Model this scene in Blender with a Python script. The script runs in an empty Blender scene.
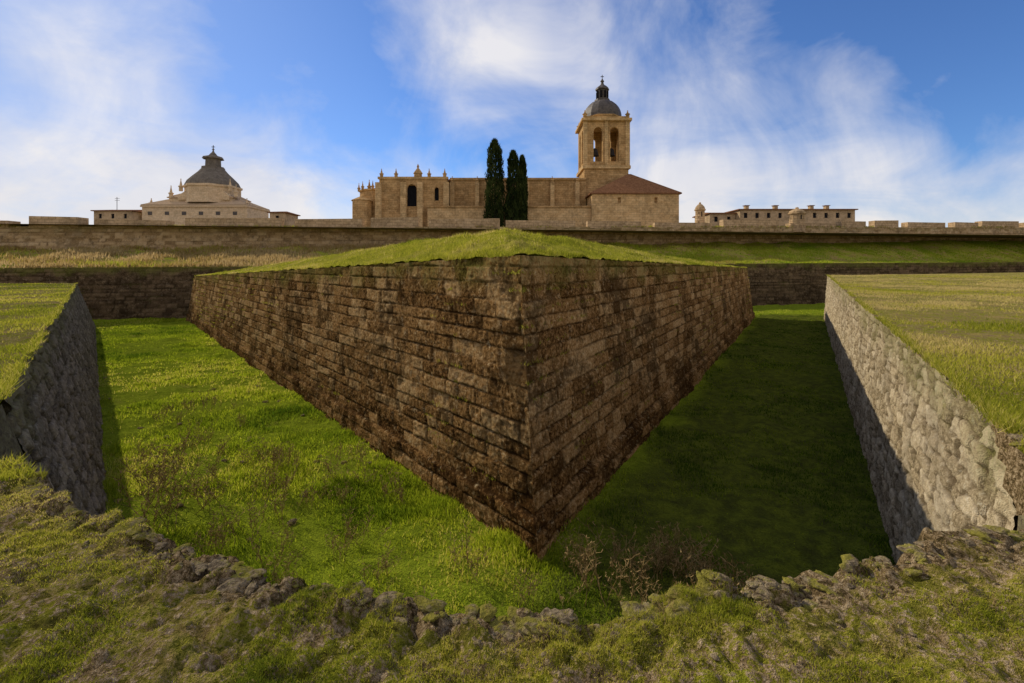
import bpy, bmesh, math, numpy as np
from mathutils import Vector
rng=np.random.default_rng(7)
scene=bpy.context.scene
F=480.0
# ------------------------------------------------------------------ noise
TAB=rng.random((8,256,256))
def vn(x,y,seed=0):
    x=np.asarray(x,float);y=np.asarray(y,float)
    t=TAB[seed%8];xi=np.floor(x).astype(int);yi=np.floor(y).astype(int)
    fx=x-xi;fy=y-yi;fx=fx*fx*(3-2*fx);fy=fy*fy*(3-2*fy)
    a=t[xi%256,yi%256];b=t[(xi+1)%256,yi%256];c=t[xi%256,(yi+1)%256];d=t[(xi+1)%256,(yi+1)%256]
    return (a*(1-fx)+b*fx)*(1-fy)+(c*(1-fx)+d*fx)*fy
def fbm(x,y,o=4,seed=0,g=.5):
    s=0;a=1;n=0
    for i in range(o):
        s=s+a*(vn(x*2**i+13.7*i,y*2**i+7.1*i,seed+i)-.5);n+=a;a*=g
    return s/n*2
def ss(a,b,x):
    t=np.clip((x-a)/(b-a),0,1);return t*t*(3-2*t)
# ------------------------------------------------------------------ node helpers
class M:
    def __init__(s,name):
        s.m=bpy.data.materials.new(name);s.m.use_nodes=True;s.t=s.m.node_tree;s.t.nodes.clear()
        s.out=s.n('ShaderNodeOutputMaterial')
    def n(s,typ,**k):
        nd=s.t.nodes.new(typ)
        for a,b in k.items():setattr(nd,a,b)
        return nd
    def l(s,a,b):s.t.links.new(a,b)
    def pos(s):return s.n('ShaderNodeNewGeometry').outputs['Position']
    def noise(s,scale,detail=5,rough=.6,vec=None,dist=0):
        n=s.n('ShaderNodeTexNoise');n.inputs['Scale'].default_value=scale;n.inputs['Detail'].default_value=detail
        n.inputs['Roughness'].default_value=rough;n.inputs['Distortion'].default_value=dist
        s.l(vec if vec is not None else s.pos(),n.inputs['Vector']);return n.outputs['Fac']
    def ramp(s,fac,stops):
        r=s.n('ShaderNodeValToRGB');e=r.color_ramp.elements
        while len(e)<len(stops):e.new(.5)
        for i,(p,c) in enumerate(stops):
            e[i].position=p;e[i].color=(*c,1) if len(c)==3 else c
        s.l(fac,r.inputs[0]);return r.outputs['Color']
    def val(s,fac,a,b,lo=0,hi=1):
        r=s.n('ShaderNodeMapRange');r.inputs[1].default_value=a;r.inputs[2].default_value=b
        r.inputs[3].default_value=lo;r.inputs[4].default_value=hi;s.l(fac,r.inputs[0]);return r.outputs[0]
    def mix(s,fac,a,b,mode='MIX'):
        r=s.n('ShaderNodeMix',data_type='RGBA',blend_type=mode)
        for v,i in((fac,0),(a,6),(b,7)):
            if hasattr(v,'is_linked'):s.l(v,r.inputs[i])
            elif i==0:r.inputs[0].default_value=v
            else:r.inputs[i].default_value=(*v,1)
        return r.outputs[2]
    def math(s,op,a,b=0):
        r=s.n('ShaderNodeMath',operation=op)
        for v,i in((a,0),(b,1)):
            if hasattr(v,'is_linked'):s.l(v,r.inputs[i])
            else:r.inputs[i].default_value=v
        return r.outputs[0]
    def bsdf(s,col,rough=.9,bump=None,bs=.5,bd=.02,spec=.2):
        if rough>=.8:
            b=s.n('ShaderNodeBsdfDiffuse');cs=b.inputs['Color'];b.inputs['Roughness'].default_value=.6
        else:
            b=s.n('ShaderNodeBsdfPrincipled');b.inputs['Roughness'].default_value=rough;b.inputs['Specular IOR Level'].default_value=spec;cs=b.inputs['Base Color']
        if hasattr(col,'is_linked'):s.l(col,cs)
        else:cs.default_value=(*col,1)
        if bump is not None:
            bn=s.n('ShaderNodeBump');bn.inputs['Strength'].default_value=bs;bn.inputs['Distance'].default_value=bd
            s.l(bump,bn.inputs['Height']);s.l(bn.outputs[0],b.inputs['Normal'])
        s.l(b.outputs[0],s.out.inputs[0]);return b
def stone_mat(name,dark,mid,light,joint,lichen=(.42,.40,.32),lich=.5,mossc=(.16,.17,.03),stain=.7,con=.9):
    m=M(name);at=m.n('ShaderNodeAttribute',attribute_name='blk');sp=m.n('ShaderNodeSeparateColor');m.l(at.outputs['Color'],sp.inputs[0])
    n1=m.noise(1.6,3,.65);n2=m.noise(14,4,.72);n0=m.noise(.35,2,.6)
    f=m.math('ADD',m.math('MULTIPLY',sp.outputs[0],.34),m.math('MULTIPLY',n1,.42))
    f=m.math('ADD',f,m.math('MULTIPLY',n0,.34));f=m.math('ADD',f,m.math('MULTIPLY',m.math('SUBTRACT',n2,.5),con))
    c=m.ramp(f,[(.25,dark),(.5,mid),(.82,light)])
    c=m.mix(m.val(sp.outputs[1],0,1,0,.85),c,joint)
    n4=m.noise(5,5,.75,dist=.4)
    lm=m.math('MULTIPLY',m.val(n4,.55,.64),m.val(n2,.42,.6));lm=m.math('MULTIPLY',lm,lich)
    c=m.mix(lm,c,lichen)
    dk=m.math('MULTIPLY',m.val(m.math('ADD',m.math('MULTIPLY',n4,-.5),m.math('ADD',m.math('MULTIPLY',n0,.6),m.math('MULTIPLY',n1,.5))),.28,.40),stain);c=m.mix(dk,c,tuple(x*.5 for x in dark))
    c=m.mix(m.math('MULTIPLY',sp.outputs[2],m.val(n2,.35,.6)),c,mossc)
    h=m.math('ADD',m.noise(16,3,.8),m.math('MULTIPLY',m.noise(70,2,.75),.5))
    m.bsdf(c,.92,h,1,.05);return m.m
def grass_ground(name,g1,g2,dry,soil,dryb=.5,soilb=.6,scale=1.0,damp_shade=None):
    m=M(name);a=m.noise(.5*scale,3,.65);b=m.noise(3*scale,4,.7);c3=m.noise(22*scale,4,.75)
    c=m.mix(m.val(b,.35,.65),g1,g2)
    c=m.mix(m.val(m.math('ADD',m.math('MULTIPLY',a,.6),m.math('MULTIPLY',c3,.4)),dryb-.06,dryb+.1),c,dry)
    c=m.mix(m.val(m.math('ADD',m.math('MULTIPLY',b,.5),m.math('MULTIPLY',c3,.5)),soilb-.04,soilb+.05),c,soil)
    if damp_shade:
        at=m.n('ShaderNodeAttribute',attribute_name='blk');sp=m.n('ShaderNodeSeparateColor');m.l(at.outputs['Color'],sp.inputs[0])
        c=m.mix(m.math('MULTIPLY',sp.outputs[0],m.val(b,.3,.6,.95,.6)),c,damp_shade)  # ditch shade painted into the grass colour through the vertex mask
    c=m.mix(m.val(c3,.35,.55,.6,.0),c,(.035,.045,.008))
    m.bsdf(c,.95,m.noise(22*scale,2,.75),1,.06);return m.m
def blade_mat(name,stops,trans=.45):
    m=M(name);at=m.n('ShaderNodeAttribute',attribute_name='blk');sp=m.n('ShaderNodeSeparateColor');m.l(at.outputs['Color'],sp.inputs[0])
    c=m.ramp(sp.outputs[0],stops)
    d=m.n('ShaderNodeBsdfDiffuse');t=m.n('ShaderNodeBsdfTranslucent');x=m.n('ShaderNodeMixShader');x.inputs[0].default_value=trans
    m.l(c,d.inputs[0]);m.l(c,t.inputs[0]);m.l(d.outputs[0],x.inputs[1]);m.l(t.outputs[0],x.inputs[2]);m.l(x.outputs[0],m.out.inputs[0]);return m.m
def flat_mat(name,c1,c2,sc=3,rough=.85,bd=.02):
    m=M(name);n=m.noise(sc,4,.7);m.bsdf(m.mix(m.val(n,.3,.7),c1,c2),rough,m.noise(sc*6,2,.7),.6,bd);return m.m
def far_stone(name,c1,c2,mort,bw=.9,bh=.42,stain=.7):
    m=M(name);p=m.pos();s=m.n('ShaderNodeSeparateXYZ');m.l(p,s.inputs[0]);cb=m.n('ShaderNodeCombineXYZ')
    m.l(m.math('ADD',s.outputs[0],m.math('MULTIPLY',s.outputs[1],.9)),cb.inputs[0]);m.l(s.outputs[2],cb.inputs[1])
    b=m.n('ShaderNodeTexBrick');b.inputs['Scale'].default_value=1;b.inputs['Brick Width'].default_value=bw;b.inputs['Row Height'].default_value=bh
    b.inputs['Mortar Size'].default_value=.025;b.inputs['Color1'].default_value=(*c1,1);b.inputs['Color2'].default_value=(*c2,1);b.inputs['Mortar'].default_value=(*mort,1)
    m.l(cb.outputs[0],b.inputs['Vector'])
    n=m.noise(.5,5,.72);c=m.mix(m.val(n,.42,.66,0,stain),b.outputs['Color'],tuple(x*.38 for x in c1));
    c=m.mix(m.val(m.noise(2.5,4,.75),.45,.7,0,.45),c,tuple(min(1,x*1.4) for x in c2))
    m.bsdf(c,.9,m.noise(6,3,.7),.6,.05);return m.m
# ------------------------------------------------------------------ mesh helpers
def link(o,par=None):
    scene.collection.objects.link(o)
    if par:o.parent=par
    return o
def raw_mesh(name,co,loops,starts,mat,attr=None,smooth=False,par=None):
    me=bpy.data.meshes.new(name);me.vertices.add(len(co));me.vertices.foreach_set('co',np.asarray(co,np.float32).ravel())
    me.loops.add(len(loops));me.loops.foreach_set('vertex_index',np.asarray(loops,np.int32))
    me.polygons.add(len(starts));me.polygons.foreach_set('loop_start',np.asarray(starts,np.int32))
    me.update(calc_edges=True);me.validate()
    if attr is not None:
        a=me.color_attributes.new('blk','FLOAT_COLOR','POINT');d=np.ones((len(co),4),np.float32);d[:,:attr.shape[1]]=attr
        a.data.foreach_set('color',d.ravel())
    me.polygons.foreach_set('use_smooth',np.full(len(me.polygons),smooth))
    me.materials.append(mat);return link(bpy.data.objects.new(name,me),par)
def grid(name,P,mat,attr=None,smooth=True,par=None):
    ni,nj=P.shape[:2];I=np.arange(ni*nj).reshape(ni,nj)
    q=np.stack([I[:-1,:-1],I[1:,:-1],I[1:,1:],I[:-1,1:]],-1).reshape(-1,4)
    return raw_mesh(name,P.reshape(-1,3),q.ravel(),np.arange(len(q))*4,mat,None if attr is None else attr.reshape(ni*nj,-1),smooth,par)
def poly(name,verts,faces,mat,par=None,smooth=False):
    me=bpy.data.meshes.new(name);me.from_pydata([tuple(v) for v in verts],[],faces);me.materials.append(mat)
    if smooth:me.polygons.foreach_set('use_smooth',np.full(len(me.polygons),True))
    me.update();return link(bpy.data.objects.new(name,me),par)
def box(name,x0,x1,y0,y1,z0,z1,mat,par=None):
    v=[(x0,y0,z0),(x1,y0,z0),(x1,y1,z0),(x0,y1,z0),(x0,y0,z1),(x1,y0,z1),(x1,y1,z1),(x0,y1,z1)]
    return poly(name,v,[(0,3,2,1),(4,5,6,7),(0,1,5,4),(1,2,6,5),(2,3,7,6),(3,0,4,7)],mat,par)
def hip(name,x0,x1,y0,y1,z0,z1,mat,par=None,ridge=0.0,over=.4):
    x0-=over;x1+=over;y0-=over;y1+=over;cx=(x0+x1)/2;cy=(y0+y1)/2;r=ridge*(x1-x0)/2
    v=[(x0,y0,z0),(x1,y0,z0),(x1,y1,z0),(x0,y1,z0),(x0,y0,z0+.25),(x1,y0,z0+.25),(x1,y1,z0+.25),(x0,y1,z0+.25),(cx-r,cy,z1),(cx+r+.01,cy,z1)]
    return poly(name,v,[(0,3,2,1),(0,1,5,4),(1,2,6,5),(2,3,7,6),(3,0,4,7),(4,5,9,8),(5,6,9),(6,7,8,9),(7,4,8)],mat,par)
def lathe(name,cx,cy,prof,n,mat,par=None,rot=0,smooth=False):
    v=[];f=[]
    for r,z in prof:
        for i in range(n):
            a=2*math.pi*i/n+rot;v.append((cx+r*math.cos(a),cy+r*math.sin(a),z))
    for k in range(len(prof)-1):
        for i in range(n):
            j=(i+1)%n;f.append((k*n+i,k*n+j,(k+1)*n+j,(k+1)*n+i))
    f.append(tuple(range((len(prof)-1)*n,len(prof)*n)))
    return poly(name,v,f,mat,par,smooth)
def empty(name,loc=(0,0,0)):
    o=bpy.data.objects.new(name,None);o.empty_display_size=.5;return link(o)
def arch_wall(name,w,h,ops,th,mat,origin,ang,par):
    """wall panel in local x(width) z(height), ops=(cx,zbottom,width,height,arched)"""
    bm=bmesh.new();ed=[]
    def loop(pts):
        vs=[bm.verts.new((x,0,z)) for x,z in pts]
        for i in range(len(vs)):ed.append(bm.edges.new((vs[i],vs[(i+1)%len(vs)])))
    loop([(0,0),(w,0),(w,h),(0,h)])
    for cx,zb,ow,oh,ar in ops:
        r=ow/2
        if ar:
            pts=[(cx-r,zb),(cx+r,zb)]+[(cx+r*math.cos(a),zb+oh-r+r*math.sin(a)) for a in np.linspace(0,math.pi,9)]
        else:pts=[(cx-r,zb),(cx+r,zb),(cx+r,zb+oh),(cx-r,zb+oh)]
        loop(pts)
    bmesh.ops.triangle_fill(bm,use_beauty=True,edges=ed)
    r=bmesh.ops.extrude_face_region(bm,geom=bm.faces[:])
    for v in [e for e in r['geom'] if isinstance(e,bmesh.types.BMVert)]:v.co.y+=th
    bmesh.ops.recalc_face_normals(bm,faces=bm.faces[:])
    me=bpy.data.meshes.new(name);bm.to_mesh(me);bm.free();me.materials.append(mat)
    o=link(bpy.data.objects.new(name,me),par);o.location=origin;o.rotation_euler=(0,0,ang);return o
# ------------------------------------------------------------------ masonry height fields
def ashlar(U,V,hmin,hmax,wmin,wmax,seed,joint=.05,depth=.05,rough=.03,offs=.025,tilt=.03):
    r=np.random.default_rng(seed);cb=[-.5]
    while cb[-1]<V.max()+1:cb.append(cb[-1]+r.uniform(hmin,hmax))
    cb=np.array(cb);Uw=U+.025*fbm(U*3,V*3,3,seed);Vw=V+.035*fbm(U*.7,V*.7,4,seed+3,.6)
    ci=np.clip(np.searchsorted(cb,Vw)-1,0,len(cb)-2);ev=np.minimum(Vw-cb[ci],cb[ci+1]-Vw)
    eu=np.zeros_like(U);tone=np.zeros_like(U);off=np.zeros_like(U);tx=np.zeros_like(U)
    for c in range(ci.min(),ci.max()+1):
        mk=ci==c
        if not mk.any():continue
        b=[U.min()-1-r.random()]
        while b[-1]<U.max()+2:b.append(b[-1]+r.uniform(wmin,wmax))
        b=np.array(b);n=len(b);tn=r.random(n);of=r.normal(0,1,n)*offs;of[r.random(n)<.04]-=.05;ti=r.normal(0,1,n)
        u=Uw[mk];k=np.clip(np.searchsorted(b,u)-1,0,n-2);eu[mk]=np.minimum(u-b[k],b[k+1]-u);tone[mk]=tn[k];off[mk]=of[k];tx[mk]=ti[k]*(u-(b[k]+b[k+1])/2)*tilt
    e=np.minimum(eu,ev);e=e+.022*fbm(U*7,V*7,3,seed+1)
    vary=np.clip(.8+.9*fbm(U*1.1,V*1.1,2,seed+5),.3,1.4)
    jm=(1-ss(0,joint,e))*np.minimum(vary,1)
    er=fbm(U*3.5,V*3.5,5,seed+2,.7);pit=np.clip(fbm(U*6,V*6,3,seed+4)-.25,0,1)
    d=off*(1-jm)+tx-jm*depth+rough*er-.09*pit
    return d,tone,jm
def rubble(U,V,cu,cv,seed,joint=.1,depth=.05,rough=.03,offs=.03):
    Uw=U+.12*fbm(U*2.5,V*2.5,3,seed);Vw=V+.09*fbm(U*2.5,V*2.5,3,seed+3)
    x=Uw/cu;y=Vw/cv;xi=np.floor(x).astype(int);yi=np.floor(y).astype(int)
    r=np.random.default_rng(seed);T=r.random((256,256,4));d1=np.full(U.shape,9.);d2=np.full(U.shape,9.);tone=np.zeros(U.shape);off=np.zeros(U.shape)
    for a in(-1,0,1):
        for b in(-1,0,1):
            t=T[(xi+a)%256,(yi+b)%256]
            px=xi+a+.1+.8*t[...,0]+.5*((yi+b)%2);py=yi+b+.3+.4*t[...,1]
            dd=np.maximum(abs(px-x)*.9,abs(py-y))*.75+.25*np.hypot(px-x,py-y)
            nb=dd<d1;d2=np.where(nb,d1,np.minimum(d2,dd));d1=np.where(nb,dd,d1);tone=np.where(nb,t[...,2],tone);off=np.where(nb,t[...,3]-.5,off)
    e=(d2-d1)+.10*fbm(U*7,V*7,3,seed+1);jm=1-ss(0,joint*2.,e)
    return off*2*offs*(1-jm)-jm*depth+rough*fbm(U*3.5,V*3.5,5,seed+2,.7),tone,jm
def useg(L,d0,near,k):
    u=[0.]
    while u[-1]<L:
        u.append(u[-1]+max(near,k*(d0+u[-1])))
    u[-1]=L;return np.array(u)
def wall(name,b0,b1,t0,t1,mat,fn,d0=10,near=.03,k=.003,nv=180,plinth=0,corner=True,mossy=.0,par=None,flip=1,damp_shade=0):
    b0,b1,t0,t1=[np.array(p,float) for p in(b0,b1,t0,t1)]
    L=np.linalg.norm(b1-b0);u=useg(L,d0,near,k);f=u/L;v=np.linspace(0,1,nv)
    B=b0+(b1-b0)*f[:,None];T=t0+(t1-t0)*f[:,None];P=B[:,None]+(T-B)[:,None]*v[None,:,None]
    H=(T-B)[:,2];V=v[None]*H[:,None];U=np.repeat(u[:,None],nv,1)
    dr=(b1-b0)/L;n=np.array([dr[1],-dr[0],0])*flip;n/=np.linalg.norm(n)
    d,tone,jm=fn(U,V)
    if corner:d=d*ss(0,.08,U)
    P=P+n*d[...,None]
    if plinth:
        pl=.12*(1-ss(plinth-.04,plinth+.04,V));P=P+n*pl[...,None]-dr*(pl*1.40)[...,None]
    top=H[:,None]-V
    tone=tone-damp_shade*(1-ss(.2,1.7,V+1.2*fbm(U*.6,V*.3,3,6)))-damp_shade*.8*ss(.1,.5,fbm(U*1.4,V*.25,3,2))*(1-ss(.3,2.6,top))  # on walls: damp weathering at the base and streaks below the top
    mos=np.clip(ss(.9,.0,top+.7*fbm(U,V,3,5))*mossy+mossy*.5*ss(.25,.6,fbm(U*.5,V*.9,3,1))*jm,0,1)
    return grid(name,P,mat,np.stack([np.clip(tone,-.6,1),jm,mos],-1),True,par)
# ------------------------------------------------------------------ vegetation
def blades(name,P,h,w,mat,tone,lean=.5,simple=False,par=None,seed=1):
    r=np.random.default_rng(seed);N=len(P);a=r.uniform(0,2*np.pi,N);b=r.uniform(0,2*np.pi,N)
    s=np.stack([np.cos(a),np.sin(a),0*a],-1)*(w/2)[:,None];l=np.stack([np.cos(b),np.sin(b),0*b],-1)*(h*r.uniform(.1,1,N)*lean)[:,None]
    up=np.zeros((N,3));up[:,2]=h
    if simple:
        co=np.stack([P-s,P+s,P+up+l],1).reshape(-1,3);I=np.arange(N*3);return raw_mesh(name,co,I,np.arange(N)*3,mat,np.repeat(np.stack([tone]*3,-1),3,0),False,par)
    m=P+up*.55+l*.35;co=np.stack([P-s,P+s,m+s*.7,m-s*.7,P+up*.95+l],1).reshape(-1,3)
    k=np.arange(N)[:,None]*5;lo=(k+np.array([0,1,2,3,3,2,4])).ravel();st=(np.arange(N)[:,None]*7+np.array([0,4])).ravel()
    return raw_mesh(name,co,lo,st,mat,np.repeat(np.stack([tone]*3,-1),5,0),False,par)
def scatter(P,N,wfn,seed):
    r=np.random.default_rng(seed);A=P[:-1,:-1];B=P[1:,:-1];C=P[:-1,1:];D=P[1:,1:]
    ar=np.linalg.norm(np.cross(B-A,C-A),axis=-1);ce=(A+D)/2;w=(ar*wfn(ce)).ravel();w/=w.sum()
    k=r.choice(len(w),N,p=w);s=r.random(N)[:,None];t=r.random(N)[:,None];f=lambda X:X.reshape(-1,3)[k]
    return f(A)*(1-s)*(1-t)+f(B)*s*(1-t)+f(C)*(1-s)*t+f(D)*s*t
# ================================================================== materials
m_rav=stone_mat('ravelin_stone',(.065,.032,.011),(.30,.165,.058),(.56,.38,.18),(.022,.012,.006),lich=.6,lichen=(.54,.45,.27),stain=.78,con=1.35)
m_cs=stone_mat('counterscarp_stone',(.17,.13,.075),(.42,.34,.215),(.60,.51,.36),(.10,.07,.04),lich=.5,stain=.4,con=1.1)
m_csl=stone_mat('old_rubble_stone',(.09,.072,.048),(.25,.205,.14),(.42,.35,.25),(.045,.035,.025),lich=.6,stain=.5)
m_scarp=stone_mat('scarp_stone',(.05,.033,.018),(.14,.092,.05),(.26,.18,.10),(.03,.02,.01),lich=.3)
m_main=stone_mat('rampart_stone',(.22,.14,.065),(.50,.35,.18),(.64,.49,.30),(.18,.12,.06),lich=.3,stain=.5)
m_flg=grass_ground('ditch_grass',(.15,.20,.012),(.26,.32,.022),(.34,.30,.07),(.15,.10,.04),.65,.67,1,(.05,.052,.016))  # last colour is the painted shade of the right ditch
m_top=grass_ground('ravelin_turf',(.26,.27,.025),(.38,.37,.035),(.42,.34,.09),(.20,.13,.05),.54,.62)
m_berm=grass_ground('berm_grass',(.26,.30,.025),(.36,.38,.045),(.36,.25,.09),(.18,.12,.05),.5,.62)
m=M('rim_rock');a_=m.noise(6,4,.7);b_=m.noise(35,4,.75);c=m.mix(m.val(b_,.32,.68),(.06,.042,.026),(.34,.27,.165))
c=m.mix(m.val(a_,.46,.56,0,.85),c,(.22,.20,.03));m.bsdf(c,.95,m.math('ADD',b_,a_),1,.03);m_rock=m.m
G_lush=[(0,(.06,.11,.008)),(.4,(.21,.28,.014)),(.8,(.41,.46,.028)),(1,(.54,.47,.10))]
G_dry=[(0,(.09,.12,.012)),(.4,(.26,.28,.022)),(.75,(.46,.42,.055)),(1,(.56,.44,.17))]
m_bl=blade_mat('lush_blades',G_lush,.5);m_bd=blade_mat('turf_blades',G_dry,.45)
m_bt=blade_mat('berm_blades',[(0,(.22,.32,.02)),(.35,(.38,.42,.035)),(.7,(.34,.23,.08)),(1,(.48,.36,.17))],.45)
m_weed=blade_mat('dry_weeds',[(0,(.16,.11,.04)),(1,(.42,.30,.14))],.2)
# ================================================================== DITCH FLOOR
ZF=-5.8
def floor_z(x,y):return ZF+.14*fbm(x*.35,y*.35,3,1)+.13*fbm(x*1.4,y*1.4,3,4)
xs=np.linspace(-62,62,620);ys=2+np.linspace(0,1,420)**1.5*76
X,Y=np.meshgrid(xs,ys,indexing='ij');FP=np.stack([X,Y,floor_z(X,Y)],-1)
rgt=ss(-.3,1.2,X-(.6*(Y-9.6)+.5)+.8*fbm(X*.8,Y*.8,3,2))*(1-ss(54,58,Y));grid('ditch_grass',FP,m_flg,np.stack([rgt]*3,-1))  # mask for the shade painted on the right ditch floor
poly('ground',[(-3000,-3000,-6.4),(3000,-3000,-6.4),(3000,3000,-6.4),(-3000,3000,-6.4)],[(0,1,2,3)],m_berm)
# ================================================================== RAVELIN
rav=empty('stone_ravelin')
tb=np.array([.5,9.6,ZF-.15]);Lb=np.array([-34.3,50.6,ZF-.15]);Rb=np.array([26.5,52.5,ZF-.15])
tt=np.array([.17,10.25,.21]);Lt=np.array([-33.7,50.9,-1.2]);Rt=np.array([26.1,53.2,-.35])
fa=lambda U,V:ashlar(U,V,.29,.44,.5,1.35,11,joint=.040,depth=.06,rough=.055,offs=.017,tilt=.016)
fb=lambda U,V:ashlar(U,V,.29,.44,.5,1.35,23,joint=.040,depth=.06,rough=.055,offs=.017,tilt=.016)
wall('left_face',tb,Lb,tt,Lt,m_rav,fa,10,.028,.003,215,plinth=.85,mossy=.6,par=rav,flip=-1,damp_shade=.45)
wall('right_face',tb,Rb,tt,Rt,m_rav,fb,10,.028,.003,215,plinth=.85,mossy=.6,par=rav,flip=1,damp_shade=.35)
wall('gorge_wall',Lb,Rb,Lt,Rt,m_scarp,fa,50,.3,.004,30,par=rav,flip=-1,corner=False)
nt=340;ns=220;t=np.linspace(0,1,nt)**1.7;s=np.linspace(0,1,ns);s=.5-.5*np.cos(s*np.pi)
Lp=tt+(Lt-tt)*t[:,None];Rp=tt+(Rt-tt)*t[:,None];TP=Lp[:,None]*(1-s)[None,:,None]+Rp[:,None]*s[None,:,None]
def dline(P,a,b):
    d=(b-a)[:2]/np.linalg.norm((b-a)[:2]);q=P[...,:2]-a[:2];return abs(q[...,0]*d[1]-q[...,1]*d[0])
dd=np.minimum(dline(TP,tt,Lt),dline(TP,tt,Rt))
Rr=np.interp(TP[...,1],[10,16,24,34,53],[1.35,1.35,1.25,.95,.55])
TP[...,2]+=Rr*ss(-1.2,4.6,dd)-Rr*ss(-1.2,4.6,0*dd)+.02+.16*fbm(TP[...,0]*.9,TP[...,1]*.9,3,2)*ss(0,.8,dd)+.07*fbm(TP[...,0]*4,TP[...,1]*4,2,3)
grid('grass_cap',TP,m_top,par=rav)
pp=scatter(TP,70000,lambda c:1/(c[...,1]**1.6)*(1+5*(np.minimum(dline(c,tt,Lt),dline(c,tt,Rt))<.35))*np.clip(.5+1.6*fbm(c[...,0]*.9,c[...,1]*.9,3,1),.1,2),3)
h=rng.uniform(.04,.13,len(pp))*(1+.9*fbm(pp[:,0]*.8,pp[:,1]*.8,2));w=.006+.0007*pp[:,1]
blades('cap_grass',pp,h,w,m_bd,np.clip(.60+.7*fbm(pp[:,0]*.5,pp[:,1]*.5,3,4)+rng.normal(0,.18,len(pp)),0,1),.9,True,rav)
def joint_tufts(b0,b1,t0,t1,n,seed,flip):
    r=np.random.default_rng(seed);f=r.random(n*6)**1.6;v=r.random(n*6)
    k=fbm(f*18,v*3,3,seed)>.12;f=f[k][:n];v=v[k][:n];v=np.round(v*16)/16
    P=(b0+(b1-b0)*f[:,None])*(1-v)[:,None]+(t0+(t1-t0)*f[:,None])*v[:,None]
    return np.repeat(P,7,0)+r.normal(0,.05,(len(P)*7,3))*np.array([1,1,.3])
Q=np.concatenate([joint_tufts(tb,Lb,tt,Lt,420,5,-1),joint_tufts(tb,Rb,tt,Rt,420,6,1)])
blades('joint_grass',Q,rng.uniform(.03,.10,len(Q)),.008+.0006*Q[:,1],m_bd,rng.uniform(.1,.9,len(Q)),1.2,True,rav,3)
# ================================================================== COUNTERSCARP + GLACIS
rim=np.array([(-40.8,45,-1.7),(-6.7,6.3,-1.72),(-5.9,5.2,-1.7),(-5.1,4.4,-1.66),(-4.1,3.84,-1.6),(-2.69,3.13,-1.6),(-1.84,2.74,-1.6),(-1.2,2.48,-1.6),(-.69,2.35,-1.6),(-.3,2.29,-1.6),
 (.23,2.26,-1.6),(.66,2.29,-1.6),(1.12,2.36,-1.6),(1.78,2.6,-1.6),(2.22,2.74,-1.6),(3.15,2.95,-1.6),(3.9,3.35,-1.6),(4.68,4.39,-1.6),(34.5,52.5,-1.1)])
wl=empty('counterscarp_wall')
wall('left_face',(-5.65,6.9,ZF-.1),(-39.9,46,ZF-.1),(-6.7,6.3,-1.76),(-40.8,45,-1.74),m_csl,lambda U,V:rubble(U,V,.55,.3,31,rough=.07,offs=.03,depth=.05),8,.03,.0035,150,corner=False,mossy=.5,par=wl,flip=1)
wall('right_face',(4.45,4.5,ZF-.1),(34.1,52.5,ZF-.1),(4.68,4.39,-1.62),(34.5,52.5,-1.12),m_cs,lambda U,V:rubble(U,V,.50,.26,37,joint=.10,rough=.07,offs=.025,depth=.045),6,.022,.0033,170,corner=False,mossy=.5,par=wl,flip=-1,damp_shade=.2)
fr=rim[1:18];inn=fr.copy();inn[:,1]+=.35;inn[:,2]=ZF-.1
inn[0]=(-5.65,6.9,ZF-.1);inn[-1]=(4.45,4.5,ZF-.1)
frt=fr.copy();frt[:,2]-=.1
nv=30;FW=inn[:,None]+(frt-inn)[:,None]*np.linspace(0,1,nv)[None,:,None];grid('salient_face',FW,m_csl,np.full((len(fr),nv,3),.3),True,wl)
st=[]
for a,b in zip(rim[:-1],rim[1:]):
    L=np.linalg.norm(b-a);u=0
    while u<L:
        p=a+(b-a)*u/L;st.append(p);u+=max(.016,.006*np.linalg.norm(p[:2])) if p[1]<5 else .012*np.linalg.norm(p[:2])
st.append(rim[-1]);st=np.array(st)
for _ in range(3):
    m_=st.copy();near=(st[:,1]<5);m_[1:-1]=(st[:-2]+st[1:-1]*2+st[2:])/4;st=np.where(near[:,None],m_,st)
cum=np.concatenate([[0],np.cumsum(np.linalg.norm(np.diff(st,axis=0),axis=1))])
kd=np.array([[-1,-.233],[-1,-.35],[-.9,-.6],[-.35,-.95],[0,-1],[.35,-.95],[.9,-.5],[1,-.1],[1,.233]])
kx=np.array([-40.8,-20,-6.7,-3,0,2.6,4.5,12,34.5]);dirs=np.stack([np.interp(st[:,0],kx,kd[:,0]),np.interp(st[:,0],kx,kd[:,1])],-1);dirs/=np.linalg.norm(dirs,axis=1)[:,None]
off=[-.10,-.06,-.02];d=0.
while d<400:
    off.append(d);d+=max(.013,.014*d if d<6 else .06*d)
off=np.array(off)
lipf=np.interp(st[:,1],[4.0,5.2],[1,.12])
OFF=np.where(off[None]<0,off[None]*lipf[:,None],off[None])
GP=np.zeros((len(st),len(off),3));GP[...,0]=st[:,0,None]+dirs[:,0,None]*OFF;GP[...,1]=st[:,1,None]+dirs[:,1,None]*OFF;GP[...,2]=st[:,2,None]
nearf=np.exp(-(np.hypot(GP[...,0],GP[...,1])/9)**2)
x_,y_=GP[...,0].copy(),GP[...,1].copy()
edge=np.exp(-(np.maximum(off,0)/.26)**2)[None]
GP[...,2]+=(.07*fbm(x_*1.1,y_*1.1,3,5)+.06*fbm(x_*5,y_*5,4,1,.6)+.02*fbm(x_*18,y_*18,3,3))*(.3+.7*nearf)*np.where(st[:,1]<5,1,.6)[:,None]
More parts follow.
